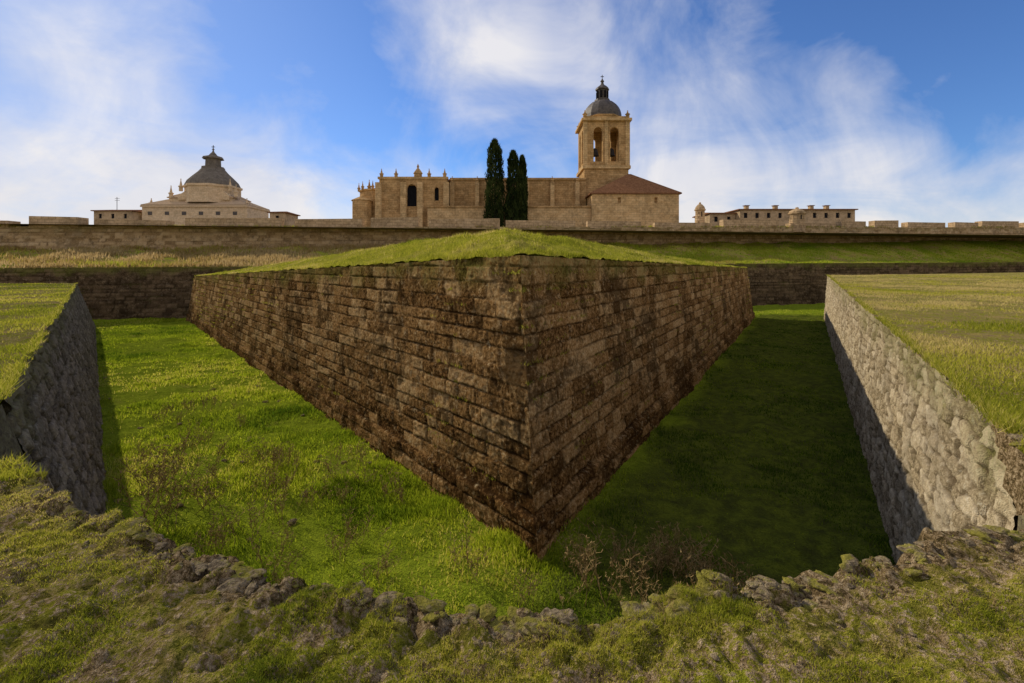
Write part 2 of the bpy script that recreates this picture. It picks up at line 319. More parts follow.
def cells(x,y,sc,seed):
    X=x*sc+.35*fbm(x*sc*.9,y*sc*.9,2,seed);Y=y*sc+.35*fbm(x*sc*.9,y*sc*.9,2,seed+2);xi=np.floor(X).astype(int);yi=np.floor(Y).astype(int)
    T=np.random.default_rng(seed).random((128,128,3));d1=np.full(x.shape,9.);d2=d1.copy();hh=np.zeros(x.shape)
    for a in(-1,0,1):
        for b in(-1,0,1):
            t=T[(xi+a)%128,(yi+b)%128];q=np.hypot(xi+a+t[...,0]-X,yi+b+t[...,1]-Y);nb=q<d1
            d2=np.where(nb,d1,np.minimum(d2,q));d1=np.where(nb,q,d1);hh=np.where(nb,t[...,2],hh)
    return hh,np.clip((d2-d1)*4,0,1),d1
hh,ce,_=cells(x_,y_,4.2,3);h2,c2,q2=cells(x_,y_,13,5)
crk=edge*(.3+.7*nearf)*lipf[:,None]
GP[...,2]+=crk*((hh-.35)*.09*ce-.03*(1-ce)+((h2-.4)*.04*c2))
h3,c3_,q3=cells(x_,y_,9,7);cush=(1-edge)*nearf*np.clip(1-q3**2*1.6,0,1)*(.3+.7*h3);GP[...,2]+=.035*cush
GP[:,0,2]-=.40*lipf;GP[:,1,2]-=.14*lipf;GP[:,2,2]-=.03
jit=(.14*fbm(cum*1.3,cum*0,4,2,.65)+.06*fbm(cum*6,cum*0,3,4))*np.interp(st[:,1],[4.4,5.4],[1,.2])
fall=np.exp(-(np.maximum(off,0)/.5))
GP[...,0]-=dirs[:,0,None]*jit[:,None]*fall;GP[...,1]-=dirs[:,1,None]*jit[:,None]*fall
GP[...,2]+=np.interp(np.minimum(off,60),[0,3,20,60],[0,.0,.1,.5])[None]
m=M('glacis_ground');at=m.n('ShaderNodeAttribute',attribute_name='blk');sp=m.n('ShaderNodeSeparateColor');m.l(at.outputs['Color'],sp.inputs[0])
b_=m.noise(5,5,.75);c3=m.noise(34,5,.78);a_=m.noise(1.1,3,.65)
c=m.mix(m.val(b_,.38,.62),(.15,.17,.014),(.38,.36,.03));c=m.mix(m.val(m.math('ADD',m.math('MULTIPLY',a_,.55),m.math('MULTIPLY',c3,.45)),.48,.6),c,(.38,.28,.10))
c=m.mix(m.val(sp.outputs[1],.55,.1,0,.55),c,(.10,.062,.025))
soil=m.ramp(c3,[(.32,(.035,.022,.010)),(.5,(.18,.125,.062)),(.66,(.46,.36,.22))])
sf=m.math('ADD',m.math('MULTIPLY',b_,.5),m.math('MULTIPLY',c3,.5));c=m.mix(m.val(sf,.49,.53),c,soil)
ef=m.val(m.math('ADD',sp.outputs[0],m.math('MULTIPLY',m.math('SUBTRACT',b_,.5),3.0)),.4,.6);c=m.mix(ef,c,soil)
c=m.mix(m.val(c3,.36,.5,.7,0),c,(.03,.026,.008))
m.bsdf(c,.95,m.math('ADD',m.noise(34,3,.8),m.math('MULTIPLY',m.noise(130,2,.7),.5)),1,.035);m_gl=m.m
ew=np.interp(st[:,1],[4.2,5.4],[.22,.05]);ea=np.exp(-(np.maximum(off,0)[None]/ew[:,None])**2)
gr=np.where(nearf>.3,cush,.5);grid('glacis_ground',GP,m_gl,np.stack([ea,np.clip(gr+.35*(1-nearf),0,1),ea],-1))
for nm,i in(('counterscarp_return',0),('counterscarp_return',len(st)-1)):
    q=GP[i,3:].copy();z=q.copy();z[:,2]=ZF-.2;grid(nm,np.stack([z,q],1),m_csl,np.full((len(q),2,3),.3),False)
front=GP[:,3:]
def wf(c):
    r=np.hypot(c[...,0],c[...,1]);e=fbm(c[...,0]*3.2,c[...,1]*3.2,4,3);return (r<9)*(c[...,1]>1.2)*(abs(c[...,0])<1.2*c[...,1]+.3)/r**1.7*np.clip(.30+2.4*e,.02,2)
pp=scatter(front,160000,wf,5);n_=fbm(pp[:,0]*3.2,pp[:,1]*3.2,4,3)
h=rng.uniform(.006,.018,len(pp))*(1+1.2*np.clip(n_,-.5,1));w=rng.uniform(.0018,.0036,len(pp))
blades('turf_grass',pp,h,w,m_bd,np.clip(.52-.35*n_+rng.normal(0,.2,len(pp))+.6*fbm(pp[:,0]*.9,pp[:,1]*.9,2,6),0,1),1.3,seed=4)
def wf2(c):
    r=np.hypot(c[...,0],c[...,1]);return (r>5)*(r<70)*(c[...,1]>3)*(abs(c[...,0])<1.25*c[...,1]+1)/r**1.8*np.clip(.5+2*fbm(c[...,0]*.6,c[...,1]*.6,3,3),.03,2)
pp=scatter(front,80000,wf2,6);r_=np.hypot(pp[:,0],pp[:,1])
blades('field_grass',pp,rng.uniform(.03,.09,len(pp)),.004+.0009*r_,m_bd,np.clip(.42+.8*fbm(pp[:,0]*.25,pp[:,1]*.25,3,2)+.55*(pp[:,0]>0)*ss(9,22,pp[:,1])+rng.normal(0,.15,len(pp)),0,1),1.0,True,seed=8)
ei=np.where(st[:,1]>=4.5)[0];pw=1/np.hypot(st[ei,0],st[ei,1])**.6;ei=rng.choice(ei,10000,p=pw/pw.sum());PE=GP[ei,4]+rng.normal(0,.05,(len(ei),3))*np.array([1,1,.1])
k_=fbm(PE[:,0]*.9,PE[:,1]*.9,3,4)>-.2;PE=PE[k_]
blades('edge_grass',PE,rng.uniform(.03,.12,len(PE)),.004+.0010*np.hypot(PE[:,0],PE[:,1]),m_bd,rng.uniform(.15,.95,len(PE)),1.2,True,seed=31)
def wf3(c):
    x,y=c[...,0],c[...,1];inleft=(x>-.877*y-.2)&(x<-.85*(y-9.6)+.9);front_=(y<10.5)&(y>4)
    right=(x>.6*(y-9.6)+.3)&(x<1.9+.62*y)
    return np.maximum(((inleft|front_)&(y>5.5)).astype(float),right*.4)*(abs(x)<1.1*y)*(y<62)/y**1.75*np.clip(.6+2.2*fbm(x*.8,y*.8,4,2),.04,2)
pp=scatter(FP,180000,wf3,9);n_=fbm(pp[:,0]*.8,pp[:,1]*.8,4,2)
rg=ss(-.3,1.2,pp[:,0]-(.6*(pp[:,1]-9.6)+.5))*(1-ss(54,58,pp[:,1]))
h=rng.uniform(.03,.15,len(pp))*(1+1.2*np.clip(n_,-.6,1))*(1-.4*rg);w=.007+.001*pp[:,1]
tn=np.clip(.60-.55*n_+.6*fbm(pp[:,0]*.22,pp[:,1]*.22,2,6)+rng.normal(0,.16,len(pp))-.55*rg,0,1)  # right-hand blades toned darker, ditch shade put into their colour
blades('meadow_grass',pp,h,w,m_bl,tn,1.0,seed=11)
# ------------------------------------------------------------------ stones
bm=bmesh.new();bmesh.ops.create_icosphere(bm,subdivisions=3,radius=1);ICO=np.array([v.co[:] for v in bm.verts]);IF=np.array([[v.index for v in f.verts] for f in bm.faces]);bm.free()
def rocks(name,items,mat,seed):
    r=np.random.default_rng(seed);cs=[];fs=[];k=0
    for (p,sx,sy,sz) in items:
        n=r.normal(0,1,(11,3));n/=np.linalg.norm(n,axis=1)[:,None];dd=r.uniform(.62,1.,11);q=ICO@n.T
        rad=np.min(np.where(q>.05,dd/np.maximum(q,.05),9),axis=1);rad=np.minimum(rad,1.15)
        v=ICO*rad[:,None];v=v*(1+.25*fbm(v[:,0]*3+r.random()*50,v[:,1]*3+v[:,2]*2,4,0,.65))[:,None]
        a=r.uniform(0,6.28);v=v*np.array([sx,sy,sz]);v=np.stack([v[:,0]*math.cos(a)-v[:,1]*math.sin(a),v[:,0]*math.sin(a)+v[:,1]*math.cos(a),v[:,2]+.15*v[:,0]*r.normal()],-1)
        cs.append(v+p);fs.append(IF+k);k+=len(v)
    co=np.concatenate(cs);f=np.concatenate(fs);return raw_mesh(name,co,f.ravel(),np.arange(len(f))*3,mat,None,False)
it=[];NR=len(st);NJ=np.where((st[:,1]<4.6))[0]
for i in range(420):
    j=rng.choice(NJ);k=3+int(abs(rng.normal(0,6)));p=GP[j,min(k,30)].copy();s_=rng.uniform(.010,.042);p[2]-=s_*.25;it.append((p,s_*rng.uniform(1,1.9),s_,s_*rng.uniform(.35,.6)))
for i in range(40):
    j=rng.choice(NJ);p=GP[j,4+rng.integers(0,8)].copy();s_=rng.uniform(.04,.075);p[2]-=s_*.32;it.append((p,s_*rng.uniform(1.2,1.9),s_,s_*rng.uniform(.32,.48)))
for i in range(260):
    j=rng.choice(NJ);k=rng.integers(10,60);p=GP[j,k].copy();s_=rng.uniform(.004,.014);it.append((p,s_*1.3,s_,s_*.6))
rocks('rim_stones',it,m_rock,3)
it=[]
for i in range(60):
    y=rng.uniform(10,30);x=rng.uniform(-.87*y,-.85*(y-9.6));s_=rng.uniform(.03,.09);it.append((np.array([x,y,floor_z(x,y)+.02]),s_*1.3,s_,s_*.6))
rocks('ditch_stones',it,m_rock,5)
# ------------------------------------------------------------------ weeds
def weeds(name,centres,nst,hh,mat,seed):
    r=np.random.default_rng(seed);cs=[];ls=[];tn=[];k=0
    def tube(a,b,w):
        nonlocal k
        d=b-a;s=np.cross(d,r.normal(0,1,3));s/=np.linalg.norm(s)+1e-9;q=np.cross(d,s);q/=np.linalg.norm(q)+1e-9
        A=[a+s*w,a-s*w*.5+q*w*.86,a-s*w*.5-q*w*.86];B=[b+s*w*.5,b-s*w*.25+q*w*.43,b-s*w*.25-q*w*.43];cs.extend(A+B)
        for i in range(3):j=(i+1)%3;ls.append([k+i,k+j,k+3+j,k+3+i])
        tn.extend([r.random()]*6);k+=6
    for c,sc in centres:
        for _ in range(nst):
            p=c+np.array([r.normal(0,.12),r.normal(0,.12),0])*sc;d=np.array([r.normal(0,.35),r.normal(0,.35),1]);H=hh*sc*r.uniform(.5,1);n=5
            for i in range(n):
                q=p+d/np.linalg.norm(d)*H/n;tube(p,q,.006*sc*(1-i/n*.6))
                if i>0:
                    for _b in range(3):
                        e=q+np.array([r.normal(0,.5),r.normal(0,.5),.7])*H*.22;tube(q,e,.003*sc)
                        for _c in range(2):
                            g=e+np.array([r.normal(0,.5),r.normal(0,.5),.5])*H*.1;tube(e,g,.0045*sc)
                p=q;d=d+np.array([r.normal(0,.18),r.normal(0,.18),0])
    ls=np.array(ls);t_=np.array(tn);raw_mesh(name,np.array(cs),ls.ravel(),np.arange(len(ls))*4,mat,np.stack([t_]*3,-1))
def fl(x,y):return np.array([x,y,floor_z(x,y)])
wr=np.random.default_rng(4);W=[]
for i in range(44):
    y=wr.uniform(7.5,20);x=wr.uniform(-.80*y,-.85*(y-9.6)-.6);W.append((fl(x,y),wr.uniform(.6,1.4)))
for x,y,s_ in((-8.2,11,2.4),(-7.4,11.5,2.0),(-7.6,10.4,1.9),(-5.6,10.2,1.6),(-6.2,12,1.6),(-9.2,13,1.9),(-8.8,12,2.2)):W.append((fl(x,y),s_))
weeds('dry_weed_patch',W,8,.55,m_weed,4)
W=[]
for i in range(34):
    x=wr.uniform(1.0,3.8);y=wr.uniform(7.2,9.4);W.append((fl(x,y),wr.uniform(.9,1.9)))
weeds('dry_weed_patch',W,5,.5,m_weed,14)
W=[(np.array([x,y,-1.6]),.2) for x,y in zip(wr.uniform(-2.6,2.6,22),wr.uniform(1.9,2.3,22))]
weeds('dry_stems',W,3,.5,m_weed,24)
# ================================================================== FAR SCARP, BERM, RAMPART
def sy(x):return 61.4+.233*x
xa,xb=-150,170
fs_=lambda U,V:ashlar(U,V,.35,.5,.6,1.3,41,joint=.08,depth=.06,rough=.08,offs=.04)
wall('scarp_wall',(xa,sy(xa)-.5,ZF-.2),(xb,sy(xb)-.5,ZF-.2),(xa,sy(xa),.0+.006*xa),(xb,sy(xb),.006*xb),m_scarp,fs_,60,.14,.0,48,corner=False,mossy=.8,flip=1)
bx=np.linspace(xa,xb,1400);bv=np.linspace(0,1,60);BP=np.zeros((1400,60,3))
BP[...,0]=bx[:,None];BP[...,1]=sy(bx)[:,None]+bv[None]*14
z0=(.006*bx)[:,None];z1=(3.0+.019*bx)[:,None];BP[...,2]=z0+(z1-z0)*(.75*ss(.05,1,bv)+.25*bv)[None]+.5*fbm(BP[...,0]*.3,BP[...,1]*.3,4,3)*ss(0,.15,bv)[None]+.03
BP[:,0,2]=z0[:,0]-.1
grid('berm_grass',BP,m_berm)
pp=scatter(BP,75000,lambda c:(abs(c[...,0])<1.15*c[...,1])*np.clip(.6+1.5*fbm(c[...,0]*.3,c[...,1]*.3,3,4),.1,2),15)
gx=ss(-5,50,pp[:,0])
blades('berm_tufts',pp,rng.uniform(.1,.5,len(pp))*(1.3-gx*.8),np.full(len(pp),.14),m_bt,np.clip(.78-.6*gx+.5*fbm(pp[:,0]*.12,pp[:,1]*.3,3,2)+rng.normal(0,.12,len(pp)),0,1),.8,True,seed=18)
ramp=empty('rampart_wall')
ry=lambda x:sy(x)+14
tz=lambda x:7.1+.0175*x-1.1
wall('curtain',(xa,ry(xa)-.3,1.0+.017*xa),(xb,ry(xb)-.3,1.0+.017*xb),(xa,ry(xa),tz(xa)),(xb,ry(xb),tz(xb)),m_main,lambda U,V:ashlar(U,V,.35,.5,.6,1.3,47,joint=.07,depth=.08,rough=.14,offs=.06),60,.16,.0,40,corner=False,mossy=.4,par=ramp,flip=1)
m_par=far_stone('parapet_stone',(.44,.31,.17),(.58,.43,.26),(.20,.13,.07))
def slab(name,x0,x1,yo0,yo1,zb,zt,mat,par):
    v=[];
    for x in(x0,x1):
        for yo in(yo0,yo1):
            v+=[(x,ry(x)+yo,zb(x)),(x,ry(x)+yo,zt(x))]
    return poly(name,v,[(0,4,5,1),(2,3,7,6),(1,5,7,3),(0,1,3,2),(4,6,7,5),(0,2,6,4)],mat,par)
x=xa;rr=np.random.default_rng(12)
slab('walkway',xa,xb,.25,9,lambda x:tz(x)-3,lambda x:tz(x)-.02,m_par,ramp)
while x<xb-12:
    L=rr.uniform(5,12);e=rr.uniform(-.3,.35);e2=rr.uniform(-.15,.15)
    slab('merlon',x,x+L,-.02,1.6,lambda q:tz(q)-.15,lambda q,e=e,e2=e2,x=x,L=L:tz(q)+1.0+e+e2*(q-x)/L,m_par,ramp)
    x+=L+rr.uniform(.8,2.6)
q=rng.uniform(-100,130,9000);q=q[fbm(q*.2,q*0,3,2)>.05];PT=np.stack([q,ry(q)-rng.uniform(-.5,.15,len(q)),tz(q)-.05+0*q],-1)
blades('wall_head_grass',PT,rng.uniform(.1,.45,len(q)),np.full(len(q),.12),m_bt,rng.uniform(.1,.9,len(q)),.8,True,ramp,5)
m_city=flat_mat('city_ground',(.16,.13,.09),(.24,.2,.14),.5)
poly('city_ground',[(-700,ry(-150)+2-100,3.6),(700,ry(170)+5+80,7),(900,900,9),(-900,900,6)],[(0,1,2,3)],m_city)
# ================================================================== CITY BUILDINGS
m_cat=far_stone('cathedral_sandstone',(.44,.275,.12),(.60,.41,.20),(.24,.14,.065),1.2,.5)
m_cat2=far_stone('pale_sandstone',(.56,.38,.18),(.68,.50,.27),(.34,.21,.1),1.2,.5)
m_slate=flat_mat('dome_slate',(.05,.045,.042),(.13,.11,.095),1.5,.6)
m_slate2=flat_mat('hazed_slate',(.12,.105,.09),(.24,.21,.17),1.5,.85)  # slate lightened to paint haze over the left dome
m_tile=flat_mat('roof_tiles',(.14,.065,.035),(.32,.17,.09),2.5,.85,.1)
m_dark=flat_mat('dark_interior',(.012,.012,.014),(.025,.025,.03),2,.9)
m_iron=flat_mat('iron',(.03,.03,.03),(.06,.05,.05),4,.5)
Yc=112.;k=Yc/F
bX=lambda px:(px-512)*k
bZ=lambda py:(265-py)*k
cat=empty('cathedral',(0,0,0))
def pinn(x,y,z,h,r,par,mat=None):
    lathe('pinnacle',x,y,[(r,z),(r,z+h*.3),(r*1.35,z+h*.33),(r*1.35,z+h*.4),(r*.7,z+h*.45),(r*.15,z+h*.9),(r*.35,z+h*.94),(r*.05,z+h)],8,mat or m_cat,par)
nx0,nx1=bX(450),bX(586)
opn=[(3+i*5.6,3.9,1.3,3.3,True) for i in range(5)]
arch_wall('nave_wall',nx1-nx0,bZ(180)-5,opn,.9,m_cat,(nx0,Yc,5),0,cat)
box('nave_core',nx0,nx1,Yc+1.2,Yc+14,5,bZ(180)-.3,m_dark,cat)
box('nave_cornice',nx0,nx1,Yc-.35,Yc+.02+.9,bZ(180)+.003,bZ(178),m_cat,cat)
hip('nave_roof',nx0,nx1,Yc+1.3,Yc+14,bZ(179.5),bZ(176),m_tile,cat,.85)
for i in range(6):
    x=nx0+.6+i*5.8;box('buttress',x-.45,x+.45,Yc-1.3,Yc-.02,5,bZ(183),m_cat2,cat);pinn(x,Yc-.6,bZ(183),1.5,.35,cat)
ax0,ax1=bX(432),bX(592)
box('aisle_wall',ax0,ax1,Yc-6,Yc-1.35,5,bZ(210.5),m_cat2,cat);box('aisle_cornice',ax0,ax1,Yc-6.3,Yc-1.36,bZ(210.5)+.003,bZ(209),m_cat,cat)
tx0,tx1=bX(384),bX(449)
arch_wall('transept_wall',tx1-tx0,bZ(182)-5,[((tx1-tx0)*.48,8.2,2.2,5.0,True),((tx1-tx0)*.85,9.5,1,3,True)],.8,m_cat,(tx0,Yc-4,5),0,cat)
box('transept_core',tx0+.01,tx1-.01,Yc-3.19,Yc+12,5,bZ(182)-.02,m_cat,cat)
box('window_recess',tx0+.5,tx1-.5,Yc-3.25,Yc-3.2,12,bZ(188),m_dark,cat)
box('transept_cornice',tx0-.3,tx1+.3,Yc-4.3,Yc-3.1,bZ(182),bZ(180),m_cat2,cat)
hip('transept_roof',tx0+.3,tx1-.3,Yc-3,Yc+12,bZ(181.5),bZ(176),m_tile,cat,.5)
for p in(386,400,432,447):pinn(bX(p),Yc-3.8,bZ(180),1.9,.38,cat)
lathe('cupola_finial',bX(421),Yc-3.6,[(.9,bZ(180)),(.9,bZ(177)),(1.1,bZ(176.5)),(.7,bZ(174)),(.15,bZ(171)),(.3,bZ(170)),(.03,bZ(167))],8,m_cat,cat)
for p in(384,408,424,449):box('buttress',bX(p)-.6,bX(p)+.6,Yc-5.2,Yc-4.02,5,bZ(186),m_cat2,cat)
lathe('apse',bX(376),Yc+2,[(4.2,5),(4.2,bZ(192)),(4.5,bZ(191.5)),(4.5,bZ(190)),(4,bZ(189.5)),(.4,bZ(187))],10,m_cat,cat,.3)
for a in range(10):
    an=.3+a*2*math.pi/10;pinn(bX(376)+4.4*math.cos(an),Yc+2+4.4*math.sin(an),bZ(191),2.0,.3,cat)
lathe('apse_chapel',bX(366),Yc-3,[(2.2,5),(2.2,bZ(203)),(2.5,bZ(202.5)),(.3,bZ(198))],8,m_cat,cat)
pinn(bX(368),Yc+1,bZ(190),2.6,.4,cat)
# tower
tcx,tcy=bX(604.5)+.6,Yc+6;hw=bX(628)-bX(604.5)-.3
box('tower_shaft',tcx-hw,tcx+hw,tcy-hw,tcy+hw,5,bZ(168),m_cat,cat)
for z,o,hh_ in((168,.45,.7),(196,.25,.4)):
    box('tower_string',tcx-hw-o,tcx+hw+o,tcy-hw-o,tcy+hw+o,bZ(z)+.003,bZ(z)+hh_,m_cat2,cat)
bz0=bZ(168)+.703;bh=bZ(120)-bz0
for i in range(4):
    an=i*math.pi/2;ox,oy=-hw,-hw
    X0=tcx+ox*math.cos(an)-oy*math.sin(an);Y0=tcy+ox*math.sin(an)+oy*math.cos(an)
    ins=.9 if i%2 else 0
    w_=2*hw-2*ins
    arch_wall('belfry_wall',w_,bh,[(w_*.5-1.95,1.0,2.1,bh-2.4,True),(w_*.5+1.95,1.0,2.1,bh-2.4,True)],.9,m_cat,(X0+ins*math.cos(an),Y0+ins*math.sin(an),bz0),an,cat)
for q in(-1,1):box('belfry_pilaster',tcx+q*(hw-.2)-.5,tcx+q*(hw-.2)+.5,tcy-hw-.25,tcy-hw-.003,bz0+.01,bz0+bh-.01,m_cat2,cat)
box('belfry_pillar',tcx-.4,tcx+.4,tcy-hw-.2,tcy-hw-.003,bz0+.02,bz0+bh-.02,m_cat2,cat)
for q in(-2,2):lathe('bell',tcx+q,tcy-1,[(1.0,bz0+3.2),(.8,bz0+3.8),(.6,bz0+4.8),(.2,bz0+5.1)],12,m_iron,cat)
zt=bz0+bh
box('tower_cornice',tcx-hw-.7,tcx+hw+.7,tcy-hw-.7,tcy+hw+.7,zt,zt+.6,m_cat2,cat)
box('tower_parapet',tcx-hw-.2,tcx+hw+.2,tcy-hw-.2,tcy+hw+.2,zt+.603,zt+1.1,m_cat,cat)
for a in(-1,1):
    for b in(-1,1):pinn(tcx+a*hw*.97,tcy+b*hw*.97,zt+1.1,1.5,.45,cat)
R=hw*.93
lathe('dome_drum',tcx,tcy,[(R,zt+1.1),(R,zt+1.6),(R*1.04,zt+1.65),(R*1.04,zt+1.9)],8,m_cat,cat,math.pi/8)
z=zt+1.9;dh=bZ(92)-z
lathe('dome',tcx,tcy,[(R*math.cos(a)**.85*.98+.0,z+dh*math.sin(a)) for a in np.linspace(0,1.33,9)],16,m_slate,cat,0)
zl=z+dh*.97
lathe('lantern',tcx,tcy,[(1.9,zl-.4),(1.9,zl+.3),(1.3,zl+.35),(1.3,zl+2.6),(1.7,zl+2.7),(1.7,zl+3.0),(1.2,zl+3.5),(.5,zl+4.0),(.3,zl+4.6),(.5,zl+4.9),(.05,zl+5.6)],8,m_slate,cat)
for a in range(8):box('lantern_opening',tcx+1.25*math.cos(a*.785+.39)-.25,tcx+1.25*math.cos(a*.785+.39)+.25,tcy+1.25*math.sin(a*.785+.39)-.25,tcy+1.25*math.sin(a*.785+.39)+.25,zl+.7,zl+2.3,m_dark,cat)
box('cross_post',tcx-.07,tcx+.07,tcy-.07,tcy+.07,zl+5.4,zl+6.5,m_iron,cat);box('cross_arm',tcx-.4,tcx+.4,tcy-.05,tcy+.05,zl+6.0,zl+6.15,m_iron,cat)
# hipped chapel
hy=Yc-7;kh=hy/F;hx0,hx1=(592-512)*kh,(679-512)*kh;he=(265-194)*kh;ha=(265-174)*(hy+5.5)/F
arch_wall('chapel_wall',hx1-hx0,he-5,[(6,8.6,.7,1.2,False),(14,8.6,.7,1.2,False)],.6,m_cat2,(hx0,hy,5),0,cat)
box('chapel_core',hx0,hx1,hy+.603,hy+11,5,he-.05,m_cat,cat)
hip('chapel_roof',hx0,hx1,hy,hy+11,he,ha,m_tile,cat,.03,.5)
# ---- cypresses
m_cy=blade_mat('cypress_leaf',[(0,(.012,.020,.007)),(.6,(.035,.05,.014)),(1,(.07,.085,.025))],.15);m_bark=flat_mat('bark',(.06,.045,.03),(.12,.09,.06))
def cypress(px,ptop,wpx,Yd,seed):
    r=np.random.default_rng(seed);k2=Yd/F;x0=(px-512)*k2;zt_=(265-ptop)*k2;zb=5.;H=zt_-zb;Rm=wpx/2*k2
    o=empty('cypress_tree');lathe('trunk',x0,Yd,[(.35,zb),(.25,zb+H*.4),(.08,zb+H*.9)],8,m_bark,o)
    for i in range(14):
        a=r.uniform(0,6.28);zz=zb+H*r.uniform(.15,.8);lathe('limb',x0+.2*math.cos(a),Yd+.2*math.sin(a),[(.06,zz),(.02,zz+H*.12)],5,m_bark,o)
    N=8000;t=r.uniform(.03,1,N);prof=np.interp(t,[0,.1,.35,.7,.9,1],[.6,.95,1,.9,.68,.2])*Rm;a=r.uniform(0,6.28,N)
    bump=1+.6*fbm(a*1.6,t*11,3,seed);rad=prof*bump*np.sqrt(r.uniform(.35,1,N));P=np.stack([x0+rad*np.cos(a),Yd+rad*np.sin(a),zb+t*H],-1)
    tone=np.clip(.4+.7*fbm(a*2,t*14,2,seed+1)+r.normal(0,.15,N),0,1)
    blades('foliage',P,r.uniform(.35,.8,N),r.uniform(.15,.3,N),m_cy,tone,.6,True,o,seed)
cypress(495,141,19,Yc-8,1);cypress(513,152,15,Yc-8,2);cypress(522,157,12,Yc-7.5,3)
# ---- domed chapel, left
Yl=135.;k3=Yl/F;lX=lambda p:(p-512)*k3;lZ=lambda p:(265-p)*k3
m_l1=far_stone('hazed_chapel_stone',(.62,.47,.29),(.72,.57,.38),(.48,.36,.22),1.2,.5,.35);m_lt=flat_mat('hazed_tiles',(.42,.30,.19),(.54,.41,.27),2,.85,.1)  # stone and tiles made paler, haze put into their colour
ch=empty('domed_chapel')
D=12
box('body',lX(142),lX(247),Yl,Yl+D,5,lZ(207),m_l1,ch)
box('cornice',lX(141),lX(248),Yl-.4,Yl+D+.4,lZ(207)+.003,lZ(205.5),m_l1,ch)
hip('lower_roof',lX(143),lX(246),Yl,Yl+D,lZ(205.4),lZ(194),m_lt,ch,.55)
box('transept_block',lX(164),lX(228),Yl+2,Yl+D-1,lZ(206),lZ(197),m_l1,ch);hip('transept_roof',lX(164),lX(228),Yl+2,Yl+D-1,lZ(197),lZ(186),m_lt,ch,.45)
for ga,gb in((174,198),(206,226)):
    gm=(ga+gb)/2;v=[(lX(ga),Yl+1.5,lZ(199)),(lX(gb),Yl+1.5,lZ(199)),(lX(gb),Yl+1.5,lZ(195)),(lX(gm),Yl+1.5,lZ(187)),(lX(ga),Yl+1.5,lZ(195))]
    poly('gable',v+[(a,b+5,c) for a,b,c in v],[(0,1,2,3,4),(5,9,8,7,6),(0,4,9,5),(4,3,8,9),(3,2,7,8),(2,1,6,7),(1,0,5,6)],m_l1,ch)
dcx,dcy=lX(200),Yl+6
lathe('drum',dcx,dcy,[(7.2,lZ(202)),(7.2,lZ(186)),(7.6,lZ(185.5)),(7.6,lZ(183.5))],8,m_l1,ch,.39)
lathe('dome',dcx,dcy,[(7.2,lZ(183.5)),(6.6,lZ(179)),(5.3,lZ(174)),(3.9,lZ(169)),(3.1,lZ(165.5)),(3.0,lZ(164))],16,m_slate2,ch)
lathe('lantern',dcx,dcy,[(3.0,lZ(164)),(3.0,lZ(163)),(2.1,lZ(162.5)),(2.0,lZ(155)),(2.9,lZ(154.5)),(2.6,lZ(152.5)),(1.2,lZ(151)),(.8,lZ(149)),(.3,lZ(147)),(.15,lZ(145)),(.4,lZ(144.5)),(.05,lZ(143))],8,m_slate2,ch)
box('cross_post',dcx-.08,dcx+.08,dcy-.08,dcy+.08,lZ(144),lZ(140),m_iron,ch);box('cross_arm',dcx-.5,dcx+.5,dcy-.06,dcy+.06,lZ(142),lZ(141.4),m_iron,ch)
for p,zz in((166,197),(176,190),(232,196),(226,190),(146,205),(243,205)):pinn(lX(p),Yl+2,lZ(zz),3.6 if zz<200 else 2.2,.5,ch,m_l1)
for i in range(6):
    xx=lX(150+i*17);box('window',xx-.6,xx+.6,Yl-.06,Yl+.01,lZ(215),lZ(211.5),m_slate,ch)
# ---- houses
m_pl=far_stone('rendered_masonry',(.46,.34,.20),(.54,.41,.26),(.40,.29,.17),2,.8)
def house(x0,x1,y,z0,z1,zr,d,nw,rid=.8):
    o=empty('stone_house');w=x1-x0;ops=[(w*(i+.5)/nw,(z1-z0)-2.0,.9,1.3,False) for i in range(nw)]
    arch_wall('walls',w,z1-z0,ops,.35,m_pl,(x0,y,z0),0,o);box('rear_walls',x0,x1,y+.353,y+d,z0,z1-.05,m_pl,o)
    for i in range(nw):box('window',x0+w*(i+.5)/nw-.44,x0+w*(i+.5)/nw+.44,y+.3,y+.34,z1-2.0,z1-.7,m_dark,o)
    hip('roof',x0,x1,y,y+d,z1,zr,m_tile,o,rid,.5);return o
k4=120/F;hX=lambda p:(p-512)*k4;hZ=lambda p:(265-p)*k4
house(hX(740),hX(855),120,6,hZ(210),hZ(206.5),12,10)
house(hX(713),hX(739),122,6,hZ(213),hZ(209.5),10,2)
house(lX(100),lX(137),Yl-2,5,lZ(212),lZ(208.5),10,3)
house(lX(284),lX(298),Yl-8,5,lZ(216),lZ(213),8,1,rid=.3)
for p in(755,785,822,838):
    o=empty('chimney');box('stack',hX(p)-.45,hX(p)+.45,124,125,hZ(209),hZ(203.8),m_pl,o);box('cap',hX(p)-.65,hX(p)+.65,123.8,125.2,hZ(203.8)+.003,hZ(203.2),m_tile,o)
def sentry(px,pb,pt,Yd,r):
    o=empty('sentry_box');q=Yd/F;x=(px-512)*q;zb=(265-pb)*q;zz=(265-pt)*q;h=zz-zb
    lathe('turret',x,Yd,[(r,zb-1.5),(r,zb+h*.55),(r*1.2,zb+h*.57),(r*1.2,zb+h*.63)],12,m_par,o)
    lathe('domed_cap',x,Yd,[(r*1.1,zb+h*.632),(r*.95,zb+h*.75),(r*.5,zb+h*.87),(r*.2,zb+h*.9),(r*.25,zb+h*.95),(.03,zb+h)],12,m_par,o)
    box('slit',x-.1,x+.1,Yd-r-.01,Yd-r+.1,zb+h*.25,zb+h*.5,m_dark,o)
sentry(700,222,202,96,.9);sentry(797,224,207,88,1.3)
o=empty('roof_antenna');box('mast',lX(111)-.05,lX(111)+.05,Yl+2,Yl+2.1,lZ(210),lZ(196),m_iron,o)
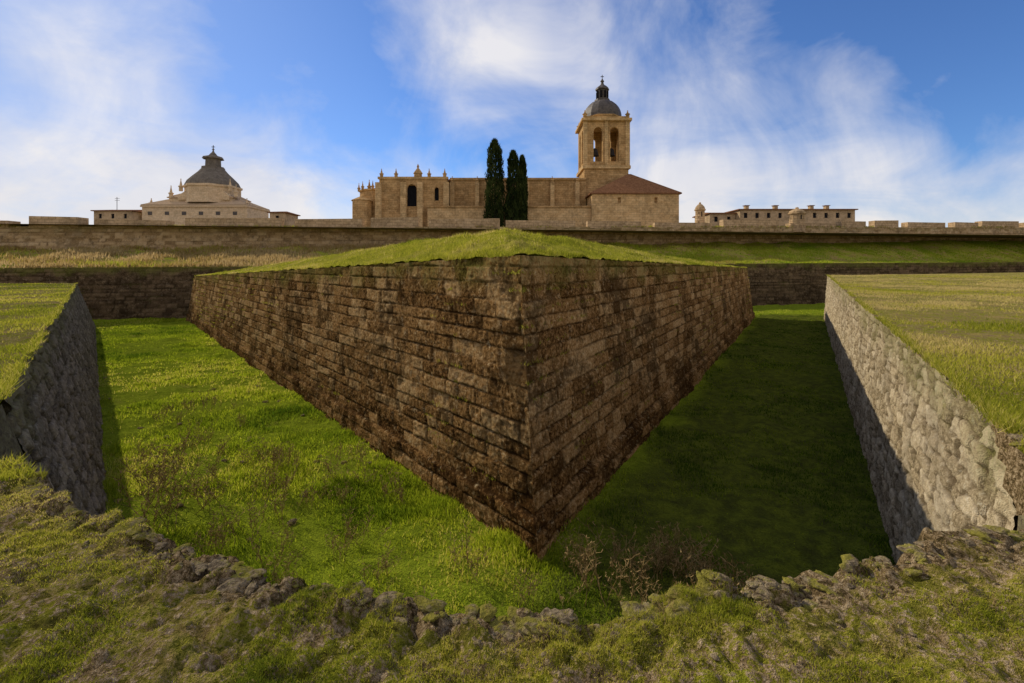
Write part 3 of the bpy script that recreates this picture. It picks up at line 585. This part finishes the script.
for zz in(197.5,199.5):box('crossbar',lX(111)-.7,lX(111)+.7,Yl+2.1,Yl+2.16,lZ(zz),lZ(zz)+.08,m_iron,o)
# ================================================================== LIGHT, SKY, CAMERA
el=math.radians(31);sh=Vector((-.82,.57,0)).normalized();S=Vector((sh.x*math.cos(el),sh.y*math.cos(el),math.sin(el)))
ld=bpy.data.lights.new('sun','SUN');ld.energy=5;ld.angle=math.radians(.5);ld.color=(1,.88,.68);lo=link(bpy.data.objects.new('sun',ld));lo.rotation_euler=S.to_track_quat('Z','Y').to_euler()
wd=bpy.data.worlds.new('World');scene.world=wd;wd.use_nodes=True;T=wd.node_tree;T.nodes.clear()
class WN(M):
    def __init__(s):s.t=T
m=WN();out=m.n('ShaderNodeOutputWorld');bg=m.n('ShaderNodeBackground');bg.inputs[1].default_value=.125;m.l(bg.outputs[0],out.inputs[0])
sk=m.n('ShaderNodeTexSky',sky_type='NISHITA');sk.sun_disc=False;sk.sun_elevation=el;sk.sun_rotation=math.atan2(sh.x,sh.y)%(2*math.pi);sk.air_density=1;sk.dust_density=.2;sk.ozone_density=2.5
tc=m.n('ShaderNodeTexCoord');g=tc.outputs['Generated'];sx=m.n('ShaderNodeSeparateXYZ');m.l(g,sx.inputs[0])
zz=m.math('ADD',m.math('MAXIMUM',sx.outputs[2],0),.25);cv=m.n('ShaderNodeCombineXYZ');m.l(m.math('DIVIDE',sx.outputs[0],zz),cv.inputs[0]);m.l(m.math('DIVIDE',sx.outputs[1],zz),cv.inputs[1])
n1=m.noise(1.5,6,.58,cv.outputs[0],.8);n2=m.noise(3.6,6,.6,g,.7)
def blob(px,py,rad,amt):
    v=Vector(((px-512)/F,1,(265-py)/F)).normalized();d=m.n('ShaderNodeVectorMath',operation='DISTANCE');m.l(g,d.inputs[0]);d.inputs[1].default_value=v
    return m.math('MULTIPLY',m.val(d.outputs['Value'],rad,0,0,1),amt)
f=m.math('ADD',m.math('MULTIPLY',n1,.75),m.math('MULTIPLY',n2,.75))
f=m.math('ADD',f,m.val(sx.outputs[2],.04,.24,.36,-.1))
for b in((450,60,.2,.30),(510,50,.2,.22),(60,60,.45,.22),(720,110,.28,.26),(640,150,.25,.18),(200,175,.3,.22),(900,150,.3,.2),(620,20,.25,.12)):f=m.math('ADD',f,blob(*b))
for b in((330,60,.25,-.14),(930,30,.4,-.26)):f=m.math('ADD',f,blob(*b))
f=m.math('ADD',f,m.val(sx.outputs[1],.3,-.3,0,.3))  # extra cloud cover added behind the camera for fill light
mask=m.val(f,.62,1.16,0,.9)
skc=m.mix(1,sk.outputs[0],(.52,.74,1.1),'MULTIPLY')
skc=m.mix(m.val(sx.outputs[0],-.15,-.8,0,.65),skc,(2.3,3.1,5.2))
cc=m.mix(m.val(n2,.35,.65),(4.6,5.0,6.2),(7.2,7.0,7.0))
cc=m.mix(m.val(sx.outputs[2],.22,.03,0,.7),cc,(7.7,7.0,6.2))
cc=m.mix(m.val(sx.outputs[1],.2,-.4,0,1),cc,(8.6,7.6,6.6))  # unseen rear clouds brightened as added fill for camera-facing walls
m.l(m.mix(mask,skc,cc),bg.inputs[0])
cd=bpy.data.cameras.new('camera');co=link(bpy.data.objects.new('camera',cd));co.location=(0,0,0);co.rotation_euler=(math.pi/2,0,0)
cd.sensor_width=36;cd.lens=36*F/1024;cd.shift_y=-(341.5-265)/1024;cd.clip_start=.05;cd.clip_end=8000
scene.camera=co
scene.view_settings.view_transform='Standard';scene.view_settings.look='None';scene.view_settings.exposure=0
